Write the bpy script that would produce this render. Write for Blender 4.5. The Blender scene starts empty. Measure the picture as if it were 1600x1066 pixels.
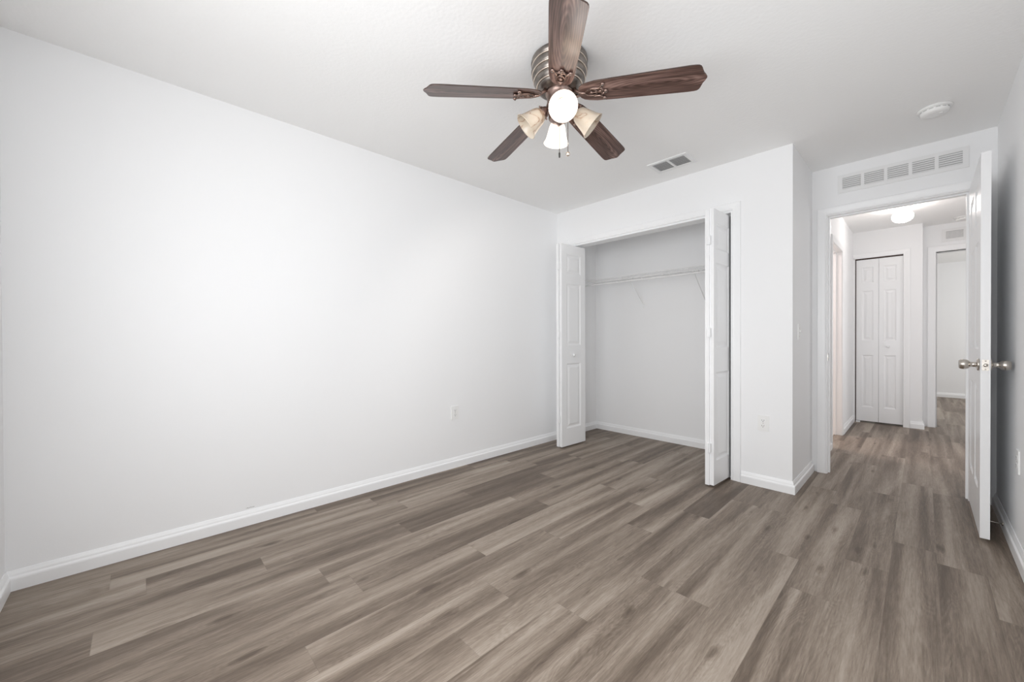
import bpy, bmesh, math, random
from mathutils import Vector, Matrix
random.seed(7)
S = bpy.context.scene
C = S.collection
PI = math.pi

# ------------------------------------------------------------------ camera
cam = bpy.data.cameras.new('camera')
cam.sensor_fit = 'HORIZONTAL'; cam.sensor_width = 36.0
cam.lens = 611.69 / 1600 * 36.0
cam.clip_start = 0.02; cam.clip_end = 60
co = bpy.data.objects.new('camera', cam); C.objects.link(co)
_r = Vector((0.69004361, 0.72376005, -0.00334651))
_u = Vector((-0.00202989, 0.006559, 0.99997643))
_f = Vector((-0.72376494, 0.69002056, -0.00599515))
co.matrix_world = Matrix(((_r.x, _u.x, -_f.x, 2.73928), (_r.y, _u.y, -_f.y, -3.29437), (_r.z, _u.z, -_f.z, 1.08986), (0, 0, 0, 1)))
S.camera = co

# ------------------------------------------------------------------ world, exposure
w = bpy.data.worlds.new('world'); S.world = w; w.use_nodes = True
bg = w.node_tree.nodes['Background']
bg.inputs[0].default_value = (0.80, 0.90, 1.0, 1); bg.inputs[1].default_value = 1.0
S.view_settings.view_transform = 'Standard'; S.view_settings.look = 'None'
S.view_settings.gamma = 1.0; S.view_settings.use_curve_mapping = False
S.view_settings.exposure = -0.05
S.cycles.max_bounces = 14; S.cycles.diffuse_bounces = 10; S.cycles.glossy_bounces = 4
S.cycles.caustics_reflective = False; S.cycles.caustics_refractive = False
S.cycles.sample_clamp_indirect = 6.0

def area(name, loc, direction, sx, sy, power, col, spread=PI):
    l = bpy.data.lights.new(name, 'AREA'); l.shape = 'RECTANGLE'; l.size = sx; l.size_y = sy
    l.energy = power; l.color = col; l.spread = spread
    o = bpy.data.objects.new(name, l); C.objects.link(o); o.location = loc
    o.rotation_euler = Vector(direction).to_track_quat('-Z', 'Y').to_euler()
    return o
YN = -3.7205
# daylight outside the bedroom window (behind the camera), and in the far room and bathroom
WX0, WX1, WZ0, WZ1 = 1.10, 2.95, 0.60, 2.12
area('daylight_bedroom', ((WX0+WX1)/2, YN-0.012, (WZ0+WZ1)/2), (0, 1, -0.03), WX1-WX0-0.06, WZ1-WZ0-0.3, 48, (0.985, 0.99, 1.0))
VY0, VY1, VZ0, VZ1 = -3.05, -1.05, 0.50, 2.10      # unseen window added for fill light, in the wall beside the camera
area('added_side_light', (3.0686+0.012, (VY0+VY1)/2, (VZ0+VZ1)/2), (-1, 0, 0.10), VY1-VY0-0.06, VZ1-VZ0-0.3, 10, (0.985, 0.99, 1.0))  # fill light added in that unseen window
area('daylight_far_room', (4.85, 5.6, 1.5), (-1, 0, 0), 1.5, 1.3, 36, (0.99, 0.99, 0.985))
area('added_hall_light', (3.89, 2.1, 1.25), (-1, 0, 0.1), 1.0, 1.7, 10, (1.0, 0.955, 0.94))  # added light out of view, brightens the hall walls
area('vanity_light_bathroom', (1.2, 2.0, 2.3), (0.3, 0, -1), 0.5, 0.2, 20, (1.0, 0.86, 0.82))

# ------------------------------------------------------------------ material helpers
def new_mat(name):
    m = bpy.data.materials.new(name); m.use_nodes = True
    nt = m.node_tree; b = nt.nodes['Principled BSDF']
    return m, nt, b
def N(nt, kind, **kw):
    n = nt.nodes.new(kind)
    for k, v in kw.items():
        if k.startswith('i_'): n.inputs[int(k[2:])].default_value = v
        else: setattr(n, k, v)
    return n
def L(nt, a, b): nt.links.new(a, b)
def math_n(nt, op, a, b=None, c=None):
    n = nt.nodes.new('ShaderNodeMath'); n.operation = op
    for i, v in enumerate((a, b, c)):
        if v is None: continue
        if isinstance(v, (int, float)): n.inputs[i].default_value = v
        else: nt.links.new(v, n.inputs[i])
    return n.outputs[0]
def ramp(nt, fac, stops, interp='LINEAR'):
    n = nt.nodes.new('ShaderNodeValToRGB'); n.color_ramp.interpolation = interp
    e = n.color_ramp.elements
    while len(e) < len(stops): e.new(0.5)
    for i, (p, c) in enumerate(stops):
        e[i].position = p; e[i].color = (c, c, c, 1) if isinstance(c, (int, float)) else (*c, 1)
    nt.links.new(fac, n.inputs[0]); return n.outputs[0]
def paint(name, col, rough=0.6, scale=90, strength=0.08, dist=0.002, spec=0.5, detail=2):
    m, nt, b = new_mat(name)
    b.inputs['Base Color'].default_value = (*col, 1); b.inputs['Roughness'].default_value = rough
    b.inputs['Specular IOR Level'].default_value = spec
    tc = N(nt, 'ShaderNodeTexCoord')
    if strength:
        no = N(nt, 'ShaderNodeTexNoise'); no.inputs['Scale'].default_value = scale; no.inputs['Detail'].default_value = detail
        L(nt, tc.outputs['Object'], no.inputs['Vector'])
        bu = N(nt, 'ShaderNodeBump'); bu.inputs['Strength'].default_value = strength; bu.inputs['Distance'].default_value = dist
        L(nt, no.outputs[0], bu.inputs['Height']); L(nt, bu.outputs[0], b.inputs['Normal'])
    return m
def metal(name, col, rough, scale=60, var=0.12):
    m, nt, b = new_mat(name); b.inputs['Metallic'].default_value = 1.0
    tc = N(nt, 'ShaderNodeTexCoord'); no = N(nt, 'ShaderNodeTexNoise'); no.inputs['Scale'].default_value = scale
    L(nt, tc.outputs['Object'], no.inputs['Vector'])
    r = ramp(nt, no.outputs[0], [(0.3, tuple(c*(1-var) for c in col)), (0.7, tuple(min(1, c*(1+var)) for c in col))])
    L(nt, r, b.inputs['Base Color']); b.inputs['Roughness'].default_value = rough
    return m

M = {}
M['wall'] = paint('wall_paint', (0.878, 0.882, 0.888), 0.62, 140, 0.10, 0.0015)
M['ceil'] = paint('ceiling_paint', (0.90, 0.90, 0.895), 0.8, 55, 0.35, 0.003, 0.3, 3)
M['trim'] = paint('trim_enamel', (0.89, 0.895, 0.90), 0.32, 30, 0.02, 0.001)
M['door'] = paint('door_enamel', (0.87, 0.875, 0.88), 0.30, 220, 0.05, 0.0006)
M['plastic'] = paint('white_plastic', (0.86, 0.86, 0.85), 0.35, 50, 0.0)
M['slot'] = paint('dark_slot', (0.035, 0.033, 0.03), 0.6, 50, 0.0)
M['grille'] = paint('grille_enamel', (0.82, 0.82, 0.82), 0.42, 50, 0.0)
M['duct'] = paint('duct_grey', (0.10, 0.10, 0.10), 0.8, 50, 0.0)
M['duct_shade'] = paint('duct_shade_grey', (0.42, 0.42, 0.42), 0.8, 50, 0.0)
M['duct_light'] = paint('filter_grey', (0.42, 0.42, 0.41), 0.9, 300, 0.3)
M['wire'] = paint('white_vinyl_wire', (0.86, 0.86, 0.86), 0.35, 50, 0.0)
M['gap_shade'] = paint('gap_shade_strip', (0.05, 0.028, 0.022), 0.7, 50, 0.0)
M['nickel'] = metal('satin_nickel', (0.62, 0.58, 0.53), 0.22)
M['steel'] = metal('steel_hinge', (0.55, 0.50, 0.46), 0.35)
M['bronze'] = metal('aged_bronze', (0.25, 0.225, 0.205), 0.36, 25, 0.3)
M['copper'] = metal('copper_bronze', (0.31, 0.225, 0.195), 0.38, 40, 0.3)
M['brass_edge'] = metal('worn_bronze_edge', (0.80, 0.70, 0.61), 0.35, 40, 0.15)
M['chain'] = paint('dark_bead_chain', (0.10, 0.075, 0.06), 0.5, 50, 0.0)
M['rubber'] = paint('white_rubber', (0.75, 0.75, 0.73), 0.6, 50, 0.0)
M['tile'] = paint('bathroom_tile', (0.62, 0.55, 0.47), 0.3, 20, 0.05)

def wood_floor():
    m, nt, b = new_mat('vinyl_plank_floor')
    tc = N(nt, 'ShaderNodeTexCoord'); sp = N(nt, 'ShaderNodeSeparateXYZ'); L(nt, tc.outputs['Object'], sp.inputs[0])
    W, PL, X0 = 0.156, 1.235, 0.450      # boundary X = X0 + W*k is the right edge of row k
    u = math_n(nt, 'DIVIDE', math_n(nt, 'SUBTRACT', sp.outputs[0], X0), W)
    row = math_n(nt, 'CEIL', u)
    fu = math_n(nt, 'SUBTRACT', row, u)                   # 0 at right edge .. 1 at left
    joints = {-2: -1.25, -1: -2.16, 0: -2.043, 1: -1.628, 2: -2.19, 3: -1.45, 4: -2.60, 5: -2.04, 6: -2.875, 7: -2.175, 8: -1.221, 9: -2.053,
              10: -0.406, 11: -1.634, 12: -0.957, 13: -1.238, 14: -2.02, 15: -0.386, 16: -1.75, 17: -0.9}
    rows = list(range(-8, 24)); rnd = random.Random(3)
    stops = []
    for i, k in enumerate(rows):
        y = joints.get(k, rnd.uniform(-3, 0)); stops.append((i/32.0, (y / PL) % 1.0))
    rf = math_n(nt, 'DIVIDE', math_n(nt, 'ADD', row, 8.5), 32.0)
    # constant ramp as a table of the joint position of each row
    n = nt.nodes.new('ShaderNodeValToRGB'); n.color_ramp.interpolation = 'CONSTANT'; e = n.color_ramp.elements
    while len(e) < 32: e.new(0.99)
    for i, (p_, c_) in enumerate(stops): e[i].position = p_; e[i].color = (c_, c_, c_, 1)
    L(nt, rf, n.inputs[0])
    v = math_n(nt, 'SUBTRACT', math_n(nt, 'DIVIDE', sp.outputs[1], PL), n.outputs[0])
    pl = math_n(nt, 'FLOOR', v); fv = math_n(nt, 'SUBTRACT', v, pl)
    cv = N(nt, 'ShaderNodeCombineXYZ'); L(nt, row, cv.inputs[0]); L(nt, pl, cv.inputs[1])
    wn = N(nt, 'ShaderNodeTexWhiteNoise', noise_dimensions='2D'); L(nt, cv.outputs[0], wn.inputs['Vector'])
    rs = N(nt, 'ShaderNodeSeparateColor'); L(nt, wn.outputs['Color'], rs.inputs[0])
    # local plank coordinates with random offset per plank
    lx = math_n(nt, 'ADD', sp.outputs[0], math_n(nt, 'MULTIPLY', rs.outputs[0], 37.0))
    ly = math_n(nt, 'ADD', sp.outputs[1], math_n(nt, 'MULTIPLY', rs.outputs[1], 53.0))
    def coord(sx, sy, z=0.0):
        c_ = N(nt, 'ShaderNodeCombineXYZ'); L(nt, math_n(nt, 'MULTIPLY', lx, sx), c_.inputs[0]); L(nt, math_n(nt, 'MULTIPLY', ly, sy), c_.inputs[1]); c_.inputs[2].default_value = z
        return c_.outputs[0]
    def noise(vec, det=3, rough=.55, dis=0.0):
        n_ = N(nt, 'ShaderNodeTexNoise'); n_.inputs['Scale'].default_value = 1; n_.inputs['Detail'].default_value = det
        n_.inputs['Roughness'].default_value = rough; n_.inputs['Distortion'].default_value = dis; L(nt, vec, n_.inputs['Vector']); return n_.outputs[0]
    broad = noise(coord(10, 0.5), 2, .45, 0.6)                # wide dark and light streaks
    mid = noise(coord(40, 2.2, 4), 5, .65, 0.6)
    fine = noise(coord(170, 9.0, 9), 5, .75)
    # cathedral rings around knots
    kn = N(nt, 'ShaderNodeTexVoronoi', voronoi_dimensions='2D'); kn.inputs['Scale'].default_value = 1; L(nt, coord(4.2, 1.15), kn.inputs['Vector'])
    kd = kn.outputs['Distance']
    dn = math_n(nt, 'ADD', kd, math_n(nt, 'MULTIPLY', noise(coord(16, 3, 2), 4, .6), 0.34))
    rings = math_n(nt, 'SINE', math_n(nt, 'MULTIPLY', dn, 170.0))
    near = ramp(nt, kd, [(0.10, 1.0), (0.34, 0.0)])
    ringf = math_n(nt, 'MULTIPLY', math_n(nt, 'MULTIPLY', rings, near), 0.020)
    knot = ramp(nt, dn, [(0.13, 1.0), (0.23, 0.0)])
    spk = ramp(nt, noise(coord(48, 4.5, 20), 6, .72, 1.2), [(0.60, 0.0), (0.72, 1.0)])
    light = ramp(nt, noise(coord(95, 9, 31), 5, .75, 1.0), [(0.60, 0.0), (0.70, 1.0)])
    t = math_n(nt, 'ADD', math_n(nt, 'MULTIPLY', broad, 1.12), math_n(nt, 'MULTIPLY', mid, 0.36))
    t = math_n(nt, 'ADD', t, math_n(nt, 'MULTIPLY', math_n(nt, 'SUBTRACT', fine, 0.34), 0.62))
    t = math_n(nt, 'ADD', t, ringf)
    t = math_n(nt, 'ADD', t, math_n(nt, 'MULTIPLY', math_n(nt, 'SUBTRACT', rs.outputs[2], 0.5), 0.10))
    cath = noise(coord(5.5, 0.75, 50), 3, .5, 0.8)
    cmask = ramp(nt, noise(coord(6, 0.9, 70), 2, .5), [(0.46, 0.0), (0.60, 1.0)])
    t = math_n(nt, 'ADD', t, math_n(nt, 'MULTIPLY', math_n(nt, 'MULTIPLY', math_n(nt, 'SINE', math_n(nt, 'MULTIPLY', cath, 230.0)), cmask), 0.032))
    t = math_n(nt, 'SUBTRACT', t, math_n(nt, 'MULTIPLY', knot, 0.36))
    t = math_n(nt, 'SUBTRACT', t, math_n(nt, 'MULTIPLY', spk, 0.15))
    t = math_n(nt, 'ADD', t, math_n(nt, 'MULTIPLY', light, 0.11))
    col = ramp(nt, math_n(nt, 'MULTIPLY', t, 0.61), FLOOR_STOPS)
    # hairline joints
    g1 = math_n(nt, 'LESS_THAN', math_n(nt, 'MULTIPLY', fu, W), 0.0011)
    g2 = math_n(nt, 'LESS_THAN', math_n(nt, 'MULTIPLY', fv, PL), 0.0016)
    g = math_n(nt, 'MAXIMUM', g1, g2)
    mx = N(nt, 'ShaderNodeMix', data_type='RGBA'); L(nt, math_n(nt, 'MULTIPLY', g, 0.28), mx.inputs[0])
    L(nt, col, mx.inputs[6]); mx.inputs[7].default_value = (0.075, 0.06, 0.05, 1)
    L(nt, mx.outputs[2], b.inputs['Base Color'])
    ro = math_n(nt, 'ADD', 0.40, math_n(nt, 'MULTIPLY', fine, 0.18)); L(nt, ro, b.inputs['Roughness'])
    b.inputs['Specular IOR Level'].default_value = 0.42
    bu = N(nt, 'ShaderNodeBump'); bu.inputs['Strength'].default_value = 0.22; bu.inputs['Distance'].default_value = 0.001
    L(nt, math_n(nt, 'SUBTRACT', fine, g), bu.inputs['Height']); L(nt, bu.outputs[0], b.inputs['Normal'])
    return m
FLOOR_STOPS = [(0.34, (0.092, 0.067, 0.049)), (0.44, (0.150, 0.115, 0.088)), (0.53, (0.230, 0.184, 0.145)), (0.61, (0.310, 0.257, 0.209)), (0.72, (0.40, 0.342, 0.288))]
M['floor'] = wood_floor()

def blade_wood():
    m, nt, b = new_mat('walnut_blade')
    tc = N(nt, 'ShaderNodeTexCoord'); mp = N(nt, 'ShaderNodeMapping'); mp.inputs['Scale'].default_value = (2.2, 26, 26)
    L(nt, tc.outputs['Object'], mp.inputs[0])
    no = N(nt, 'ShaderNodeTexNoise'); no.inputs['Scale'].default_value = 1; no.inputs['Detail'].default_value = 5; no.inputs['Distortion'].default_value = 0.9
    L(nt, mp.outputs[0], no.inputs['Vector'])
    # an elongated cathedral figure near the middle of the blade
    sp = N(nt, 'ShaderNodeSeparateXYZ'); L(nt, tc.outputs['Object'], sp.inputs[0])
    dx = math_n(nt, 'MULTIPLY', math_n(nt, 'SUBTRACT', sp.outputs[0], 0.33), 0.9)
    dy = math_n(nt, 'MULTIPLY', math_n(nt, 'ADD', sp.outputs[1], 0.004), 6.0)
    d = math_n(nt, 'SQRT', math_n(nt, 'ADD', math_n(nt, 'MULTIPLY', dx, dx), math_n(nt, 'MULTIPLY', dy, dy)))
    d = math_n(nt, 'ADD', d, math_n(nt, 'MULTIPLY', no.outputs[0], 0.12))
    rg = math_n(nt, 'SINE', math_n(nt, 'MULTIPLY', d, 130.0))
    mp2 = N(nt, 'ShaderNodeMapping'); mp2.inputs['Scale'].default_value = (9, 220, 220); L(nt, tc.outputs['Object'], mp2.inputs[0])
    n2 = N(nt, 'ShaderNodeTexNoise'); n2.inputs['Scale'].default_value = 1; n2.inputs['Detail'].default_value = 3; L(nt, mp2.outputs[0], n2.inputs['Vector'])
    t = math_n(nt, 'ADD', math_n(nt, 'MULTIPLY', no.outputs[0], 0.8), math_n(nt, 'MULTIPLY', rg, 0.055))
    t = math_n(nt, 'ADD', t, math_n(nt, 'MULTIPLY', n2.outputs[0], 0.22))
    c = ramp(nt, t, [(0.36, (0.050, 0.028, 0.022)), (0.50, (0.125, 0.072, 0.060)), (0.64, (0.27, 0.175, 0.148))])
    L(nt, c, b.inputs['Base Color']); b.inputs['Roughness'].default_value = 0.30
    b.inputs['Coat Weight'].default_value = 0.25; b.inputs['Coat Roughness'].default_value = 0.2
    return m
M['blade'] = blade_wood()
M['blade_edge'] = paint('dark_blade_edge', (0.05, 0.032, 0.026), 0.4, 50, 0.0)

def marble_glass(name, emit=0.0, ecol=(1, 0.93, 0.84)):
    m, nt, b = new_mat(name)
    tc = N(nt, 'ShaderNodeTexCoord')
    no = N(nt, 'ShaderNodeTexNoise'); no.inputs['Scale'].default_value = 8; no.inputs['Detail'].default_value = 4; no.inputs['Distortion'].default_value = 1.4
    L(nt, tc.outputs['Object'], no.inputs['Vector'])
    a = math_n(nt, 'ABSOLUTE', math_n(nt, 'SUBTRACT', no.outputs[0], 0.5))
    vein = ramp(nt, a, [(0.0, (0.30, 0.18, 0.12)), (0.010, (0.55, 0.43, 0.33)), (0.035, (0.62, 0.54, 0.44)), (0.3, (0.66, 0.59, 0.50))])
    L(nt, vein, b.inputs['Base Color']); b.inputs['Roughness'].default_value = 0.28
    b.inputs['Subsurface Weight'].default_value = 0.25; b.inputs['Subsurface Radius'].default_value = (0.02, 0.015, 0.01)
    if emit:
        b.inputs['Emission Color'].default_value = (*ecol, 1); b.inputs['Emission Strength'].default_value = emit
    return m
M['glass_off'] = marble_glass('alabaster_glass')
M['glass_on'] = marble_glass('alabaster_glass_lit', 2.2, (1, 0.86, 0.74))
def emitter(name, col, s):
    m, nt, b = new_mat(name); b.inputs['Base Color'].default_value = (0.9, 0.9, 0.9, 1)
    b.inputs['Emission Color'].default_value = (*col, 1); b.inputs['Emission Strength'].default_value = s
    return m
M['bulb_on'] = emitter('lit_bulb', (1.0, 0.92, 0.82), 6.0)
M['bulb_off'] = paint('frosted_bulb', (0.85, 0.85, 0.84), 0.3, 50, 0)
M['globe'] = emitter('lit_opal_globe', (1.0, 0.93, 0.88), 19.0)

def pane_mat():
    m = bpy.data.materials.new('window_glass'); m.use_nodes = True; nt = m.node_tree
    nt.nodes.remove(nt.nodes['Principled BSDF']); out = nt.nodes['Material Output']
    tr = N(nt, 'ShaderNodeBsdfTransparent'); gl = N(nt, 'ShaderNodeBsdfGlossy'); gl.inputs['Roughness'].default_value = 0.03
    fr = N(nt, 'ShaderNodeFresnel'); mx = N(nt, 'ShaderNodeMixShader')
    L(nt, fr.outputs[0], mx.inputs[0]); L(nt, tr.outputs[0], mx.inputs[1]); L(nt, gl.outputs[0], mx.inputs[2]); L(nt, mx.outputs[0], out.inputs[0])
    return m
M['pane'] = pane_mat()

# ------------------------------------------------------------------ geometry helpers
def link(name, bm, mat, parent=None, smooth=False, loc=None, mats=None):
    me = bpy.data.meshes.new(name)
    bmesh.ops.recalc_face_normals(bm, faces=bm.faces[:])
    bm.to_mesh(me); bm.free()
    for mm in (mats or [mat]): me.materials.append(mm)
    if smooth:
        for p_ in me.polygons: p_.use_smooth = True
    o = bpy.data.objects.new(name, me); C.objects.link(o)
    if parent: o.parent = parent
    if loc is not None: o.location = loc
    return o
def info(o, label, cat, group=None, kind=None):
    o['label'] = label; o['category'] = cat
    if group: o['group'] = group
    if kind: o['kind'] = kind
    return o
def thing(name, label, cat, loc=(0, 0, 0), rz=0.0, group=None, kind=None):
    o = bpy.data.objects.new(name, None); C.objects.link(o); o.location = loc; o.rotation_euler = (0, 0, rz)
    o.empty_display_size = 0.05
    return info(o, label, cat, group, kind)
def box(bm, x0, x1, y0, y1, z0, z1, mi=0):
    vs = [bm.verts.new((x, y, z)) for x in (x0, x1) for y in (y0, y1) for z in (z0, z1)]
    for q in ((0, 1, 3, 2), (4, 6, 7, 5), (0, 4, 5, 1), (2, 3, 7, 6), (0, 2, 6, 4), (1, 5, 7, 3)):
        f = bm.faces.new([vs[i] for i in q]); f.material_index = mi
    return vs
def bevel(bm, w, seg=2, ang=0.6):
    es = [e for e in bm.edges if len(e.link_faces) == 2 and e.calc_face_angle(0) > ang]
    bmesh.ops.bevel(bm, geom=es, offset=w, segments=seg, affect='EDGES', profile=0.5)
def bbox(x0, x1, y0, y1, z0, z1, bw=0.002, seg=2):
    bm = bmesh.new(); box(bm, x0, x1, y0, y1, z0, z1)
    if bw: bevel(bm, bw, seg)
    return bm
def lathe(bm, prof, seg=48, mat=None, cap0=False, cap1=False, mi=0):
    """prof: list of (r, z); mat: Matrix applied"""
    rings = []
    for r, z in prof:
        if r < 1e-6:
            v = Vector((0, 0, z)); v = mat @ v if mat else v; rings.append([bm.verts.new(v)])
        else:
            rg = []
            for i in range(seg):
                a = 2*PI*i/seg; v = Vector((r*math.cos(a), r*math.sin(a), z)); v = mat @ v if mat else v
                rg.append(bm.verts.new(v))
            rings.append(rg)
    for a, b in zip(rings, rings[1:]):
        for i in range(seg):
            j = (i+1) % seg
            if len(a) == 1 and len(b) == 1: continue
            if len(a) == 1: f = bm.faces.new((a[0], b[i], b[j]))
            elif len(b) == 1: f = bm.faces.new((a[i], b[0], a[j]))
            else: f = bm.faces.new((a[i], b[i], b[j], a[j]))
            f.material_index = mi
    if cap0 and len(rings[0]) > 1: bm.faces.new(rings[0])
    if cap1 and len(rings[-1]) > 1: bm.faces.new(rings[-1])
def tube(bm, pts, r, seg=10, closed=False, radii=None):
    pts = [Vector(p_) for p_ in pts]; n = len(pts); rings = []
    up = Vector((0, 0, 1)); prev = None
    for i, p_ in enumerate(pts):
        if closed: d = pts[(i+1) % n] - pts[i-1]
        else: d = (pts[min(i+1, n-1)] - pts[max(i-1, 0)])
        d.normalize()
        if prev is None:
            a = d.orthogonal().normalized()
        else:
            a = (prev - d*prev.dot(d)).normalized()
        prev = a; b_ = d.cross(a); rr = radii[i] if radii else r
        rings.append([bm.verts.new(p_ + (a*math.cos(2*PI*k/seg) + b_*math.sin(2*PI*k/seg))*rr) for k in range(seg)])
    m_ = n if closed else n-1
    for i in range(m_):
        A, B = rings[i], rings[(i+1) % n]
        if closed and i == n-1:   # align
            s = min(range(seg), key=lambda s_: (A[0].co-B[s_].co).length); B = B[s:]+B[:s]
        for k in range(seg): bm.faces.new((A[k], A[(k+1) % seg], B[(k+1) % seg], B[k]))
    if not closed: bm.faces.new(rings[0][::-1]); bm.faces.new(rings[-1])
def ball(bm, c, r, sc=(1, 1, 1), u=14, v=10):
    bmesh.ops.create_uvsphere(bm, u_segments=u, v_segments=v, radius=r, matrix=Matrix.Translation(c) @ Matrix.Diagonal((*sc, 1)))
def sweep(bm, path, prof, closed=False):
    """path: 2D points, prof: (offset to the left of travel, z); mitred"""
    P = [Vector(p_) for p_ in path]; n = len(P); cols = []
    for i in range(n):
        def nrm(a, b): d = (b-a).normalized(); return Vector((-d.y, d.x))
        if i == 0: m_ = nrm(P[0], P[1])
        elif i == n-1: m_ = nrm(P[-2], P[-1])
        else:
            a, b = nrm(P[i-1], P[i]), nrm(P[i], P[i+1]); m_ = (a+b); m_ = m_ / (1 + a.dot(b))
        cols.append([bm.verts.new((P[i].x + m_.x*o, P[i].y + m_.y*o, z)) for o, z in prof])
    for A, B in zip(cols, cols[1:]):
        for k in range(len(prof)-1): bm.faces.new((A[k], A[k+1], B[k+1], B[k]))
    bm.faces.new(cols[0]); bm.faces.new(cols[-1][::-1])
BT = 0.018
BASE = [(0, 0), (BT, 0), (BT, 0.050), (BT*0.92, 0.056), (BT*0.60, 0.062), (BT*0.52, 0.070), (BT*0.30, 0.080), (0.0035, 0.085), (0, 0.085)]
def baseboard(side, path, what):
    bm = bmesh.new(); sweep(bm, path, BASE)
    return info(link('baseboard_'+side, bm, M['trim']), what, 'baseboard', kind='structure')
# a casing: profile across its width, swept up, over and down round an opening in a wall
CAS = [(0.0, 0.0), (0.0, 0.009), (0.006, 0.0125), (0.012, 0.011), (0.030, 0.013), (0.042, 0.015), (0.055, 0.016), (0.060, 0.013), (0.060, 0.0)]
def casing(bm, a0, a1, ztop, wall, axis, sgn, width=0.060, sides=(1, 1), z0=0.0, bottom=False, prof=CAS):
    """opening from a0 to a1 along `axis`, wall plane at `wall`, projecting in sgn"""
    k = width/0.060
    def P(a, z, d):
        return (a, wall+sgn*d, z) if axis == 'x' else (wall+sgn*d, a, z)
    loops = []
    for o, d in prof:
        o *= k
        if bottom: loops.append([P(a0-o, z0-o, d), P(a0-o, ztop+o, d), P(a1+o, ztop+o, d), P(a1+o, z0-o, d)])
        else: loops.append([P(a0-o, z0, d), P(a0-o, ztop+o, d), P(a1+o, ztop+o, d), P(a1+o, z0, d)])
    V = [[bm.verts.new(c_) for c_ in l] for l in loops]
    n = len(prof)
    segs = [(0, 1)] if sides[0] else []
    segs += [(1, 2)]
    if sides[1]: segs.append((2, 3))
    if bottom: segs.append((3, 0))
    for i in range(n-1):
        for s, t in segs: bm.faces.new((V[i][s], V[i][t], V[i+1][t], V[i+1][s]))
    if not bottom:
        if sides[0]: bm.faces.new([V[i][0] for i in range(n)])
        if sides[1]: bm.faces.new([V[i][3] for i in range(n)])

T = 0.115; H = 2.44
XW, YD, XR = 2.1146, 0.6958, 3.0686
HX = 2.115           # hall left wall
YE, YF = 3.42, 3.66  # linen closet wall, far doorway wall
XC = 2.738; XH = 3.9; YB = 7.30
def wall(name, bxs, what, mat='wall'):
    bm = bmesh.new()
    for b_ in bxs: box(bm, *b_)
    return info(link(name, bm, M[mat]), what, 'wall', kind='structure')
def wall_hole(x0, x1, y0, y1, ax, a0, a1, z0, z1, zt=H):
    """boxes of a wall with one opening from a0 to a1 along axis ax"""
    o = []
    if ax == 'x':
        o += [(x0, a0, y0, y1, 0, zt), (a1, x1, y0, y1, 0, zt), (a0, a1, y0, y1, z1, zt)]
        if z0 > 0: o.append((a0, a1, y0, y1, 0, z0))
    else:
        o += [(x0, x1, y0, a0, 0, zt), (x0, x1, a1, y1, 0, zt), (x0, x1, a0, a1, z1, zt)]
        if z0 > 0: o.append((x0, x1, a0, a1, 0, z0))
    return o

# ------------------------------------------------------------------ large structure
bm = bmesh.new(); box(bm, -0.2, 5.2, -4.0, 7.6, -0.06, 0.0)
info(link('floor', bm, M['floor']), 'grey brown wood look plank floor running through room and hall', 'floor', kind='structure')
bm = bmesh.new(); box(bm, -0.2, 5.2, -4.0, 7.6, H, H+0.06)
info(link('ceiling', bm, M['ceil']), 'white lightly textured flat ceiling', 'ceiling', kind='structure')

OX0, OX1, OZ = 0.20, 1.724, 2.059
wall('wall_left', [(-T, 0, YN-T, 0.73+T, 0, H)], 'long blank white wall on the window side of the closet')
wall('wall_back', wall_hole(0, XW, 0, T, 'x', OX0, OX1, 0, OZ), 'white wall with the open closet in it')
wall('wall_return', [(XW-T, XW, T, YD, 0, H)], 'short white wall between the closet and the entry door')
wall('wall_closet', [(-T, XW-T, 0.7294, 0.7294+T, 0, H)], 'white back wall inside the open closet')
DX0, DX1, DZ = 2.214-0.02, 2.951+0.02, 2.060+0.02
wall('wall_door', wall_hole(XW-T, XH, YD, YD+T, 'x', DX0, DX1, 0, DZ), 'white wall over and around the entry doorway')
wall('wall_right', wall_hole(XR, XR+T, YN-T, YD, 'y', VY0, VY1, VZ0, VZ1), 'white wall behind the open entry door')
wall('wall_window', wall_hole(0, XR, YN-T, YN, 'x', WX0, WX1, WZ0, WZ1), 'white wall with the bedroom window opposite the closet')
BY0, BY1, BZ = 1.66, 2.38, 2.06
wall('wall_hall_left', wall_hole(HX-T, HX, YD+T, YE+T, 'y', BY0, BY1, 0, BZ), 'white hall wall with the bathroom doorway')
LX0, LX1, LZ = 2.135, 2.576, 2.10
wall('wall_linen', wall_hole(HX, XC, YE, YE+T, 'x', LX0, LX1, 0, LZ), 'white hall end wall around the bifold linen closet')
wall('wall_linen_side', [(XC-T, XC, YE+T, YF+0.4, 0, H)], 'narrow white wall side beside the linen closet')
wall('wall_linen_back', [(HX-T, XC, YF+0.3, YF+0.4, 0, H)], 'back of the linen closet')
FX0, FX1, FZ = 2.849, 3.61, 2.115
wall('wall_far_doorway', wall_hole(XC, XH+T, YF, YF+T, 'x', FX0, FX1, 0, FZ), 'white wall around the far open doorway')
wall('wall_hall_right', wall_hole(XH, XH+T, YD, YF, 'y', 1.55, 2.65, 0, 2.12), 'white hall wall hidden behind the entry door')  # hidden opening added to hold the hall fill light
wall('wall_far', [(0.4, 5.2, YB, YB+T, 0, H)], 'pale wall at the back of the far room')
wall('wall_far_left', [(1.4, 1.4+T, YF+0.4, YB, 0, H)], 'side wall of the far room')
wall('wall_far_right', [(5.0, 5.0+T, YF, YB, 0, H), (XH+T, 5.0, YF, YF+T, 0, H)], 'outer walls of the far room')
wall('wall_bathroom', [(0.3, 0.3+T, 0.7294+T, YE+T, 0, H), (0.3, HX-T, YE, YE+T, 0, H)], 'bathroom walls beyond the hall')
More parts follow.
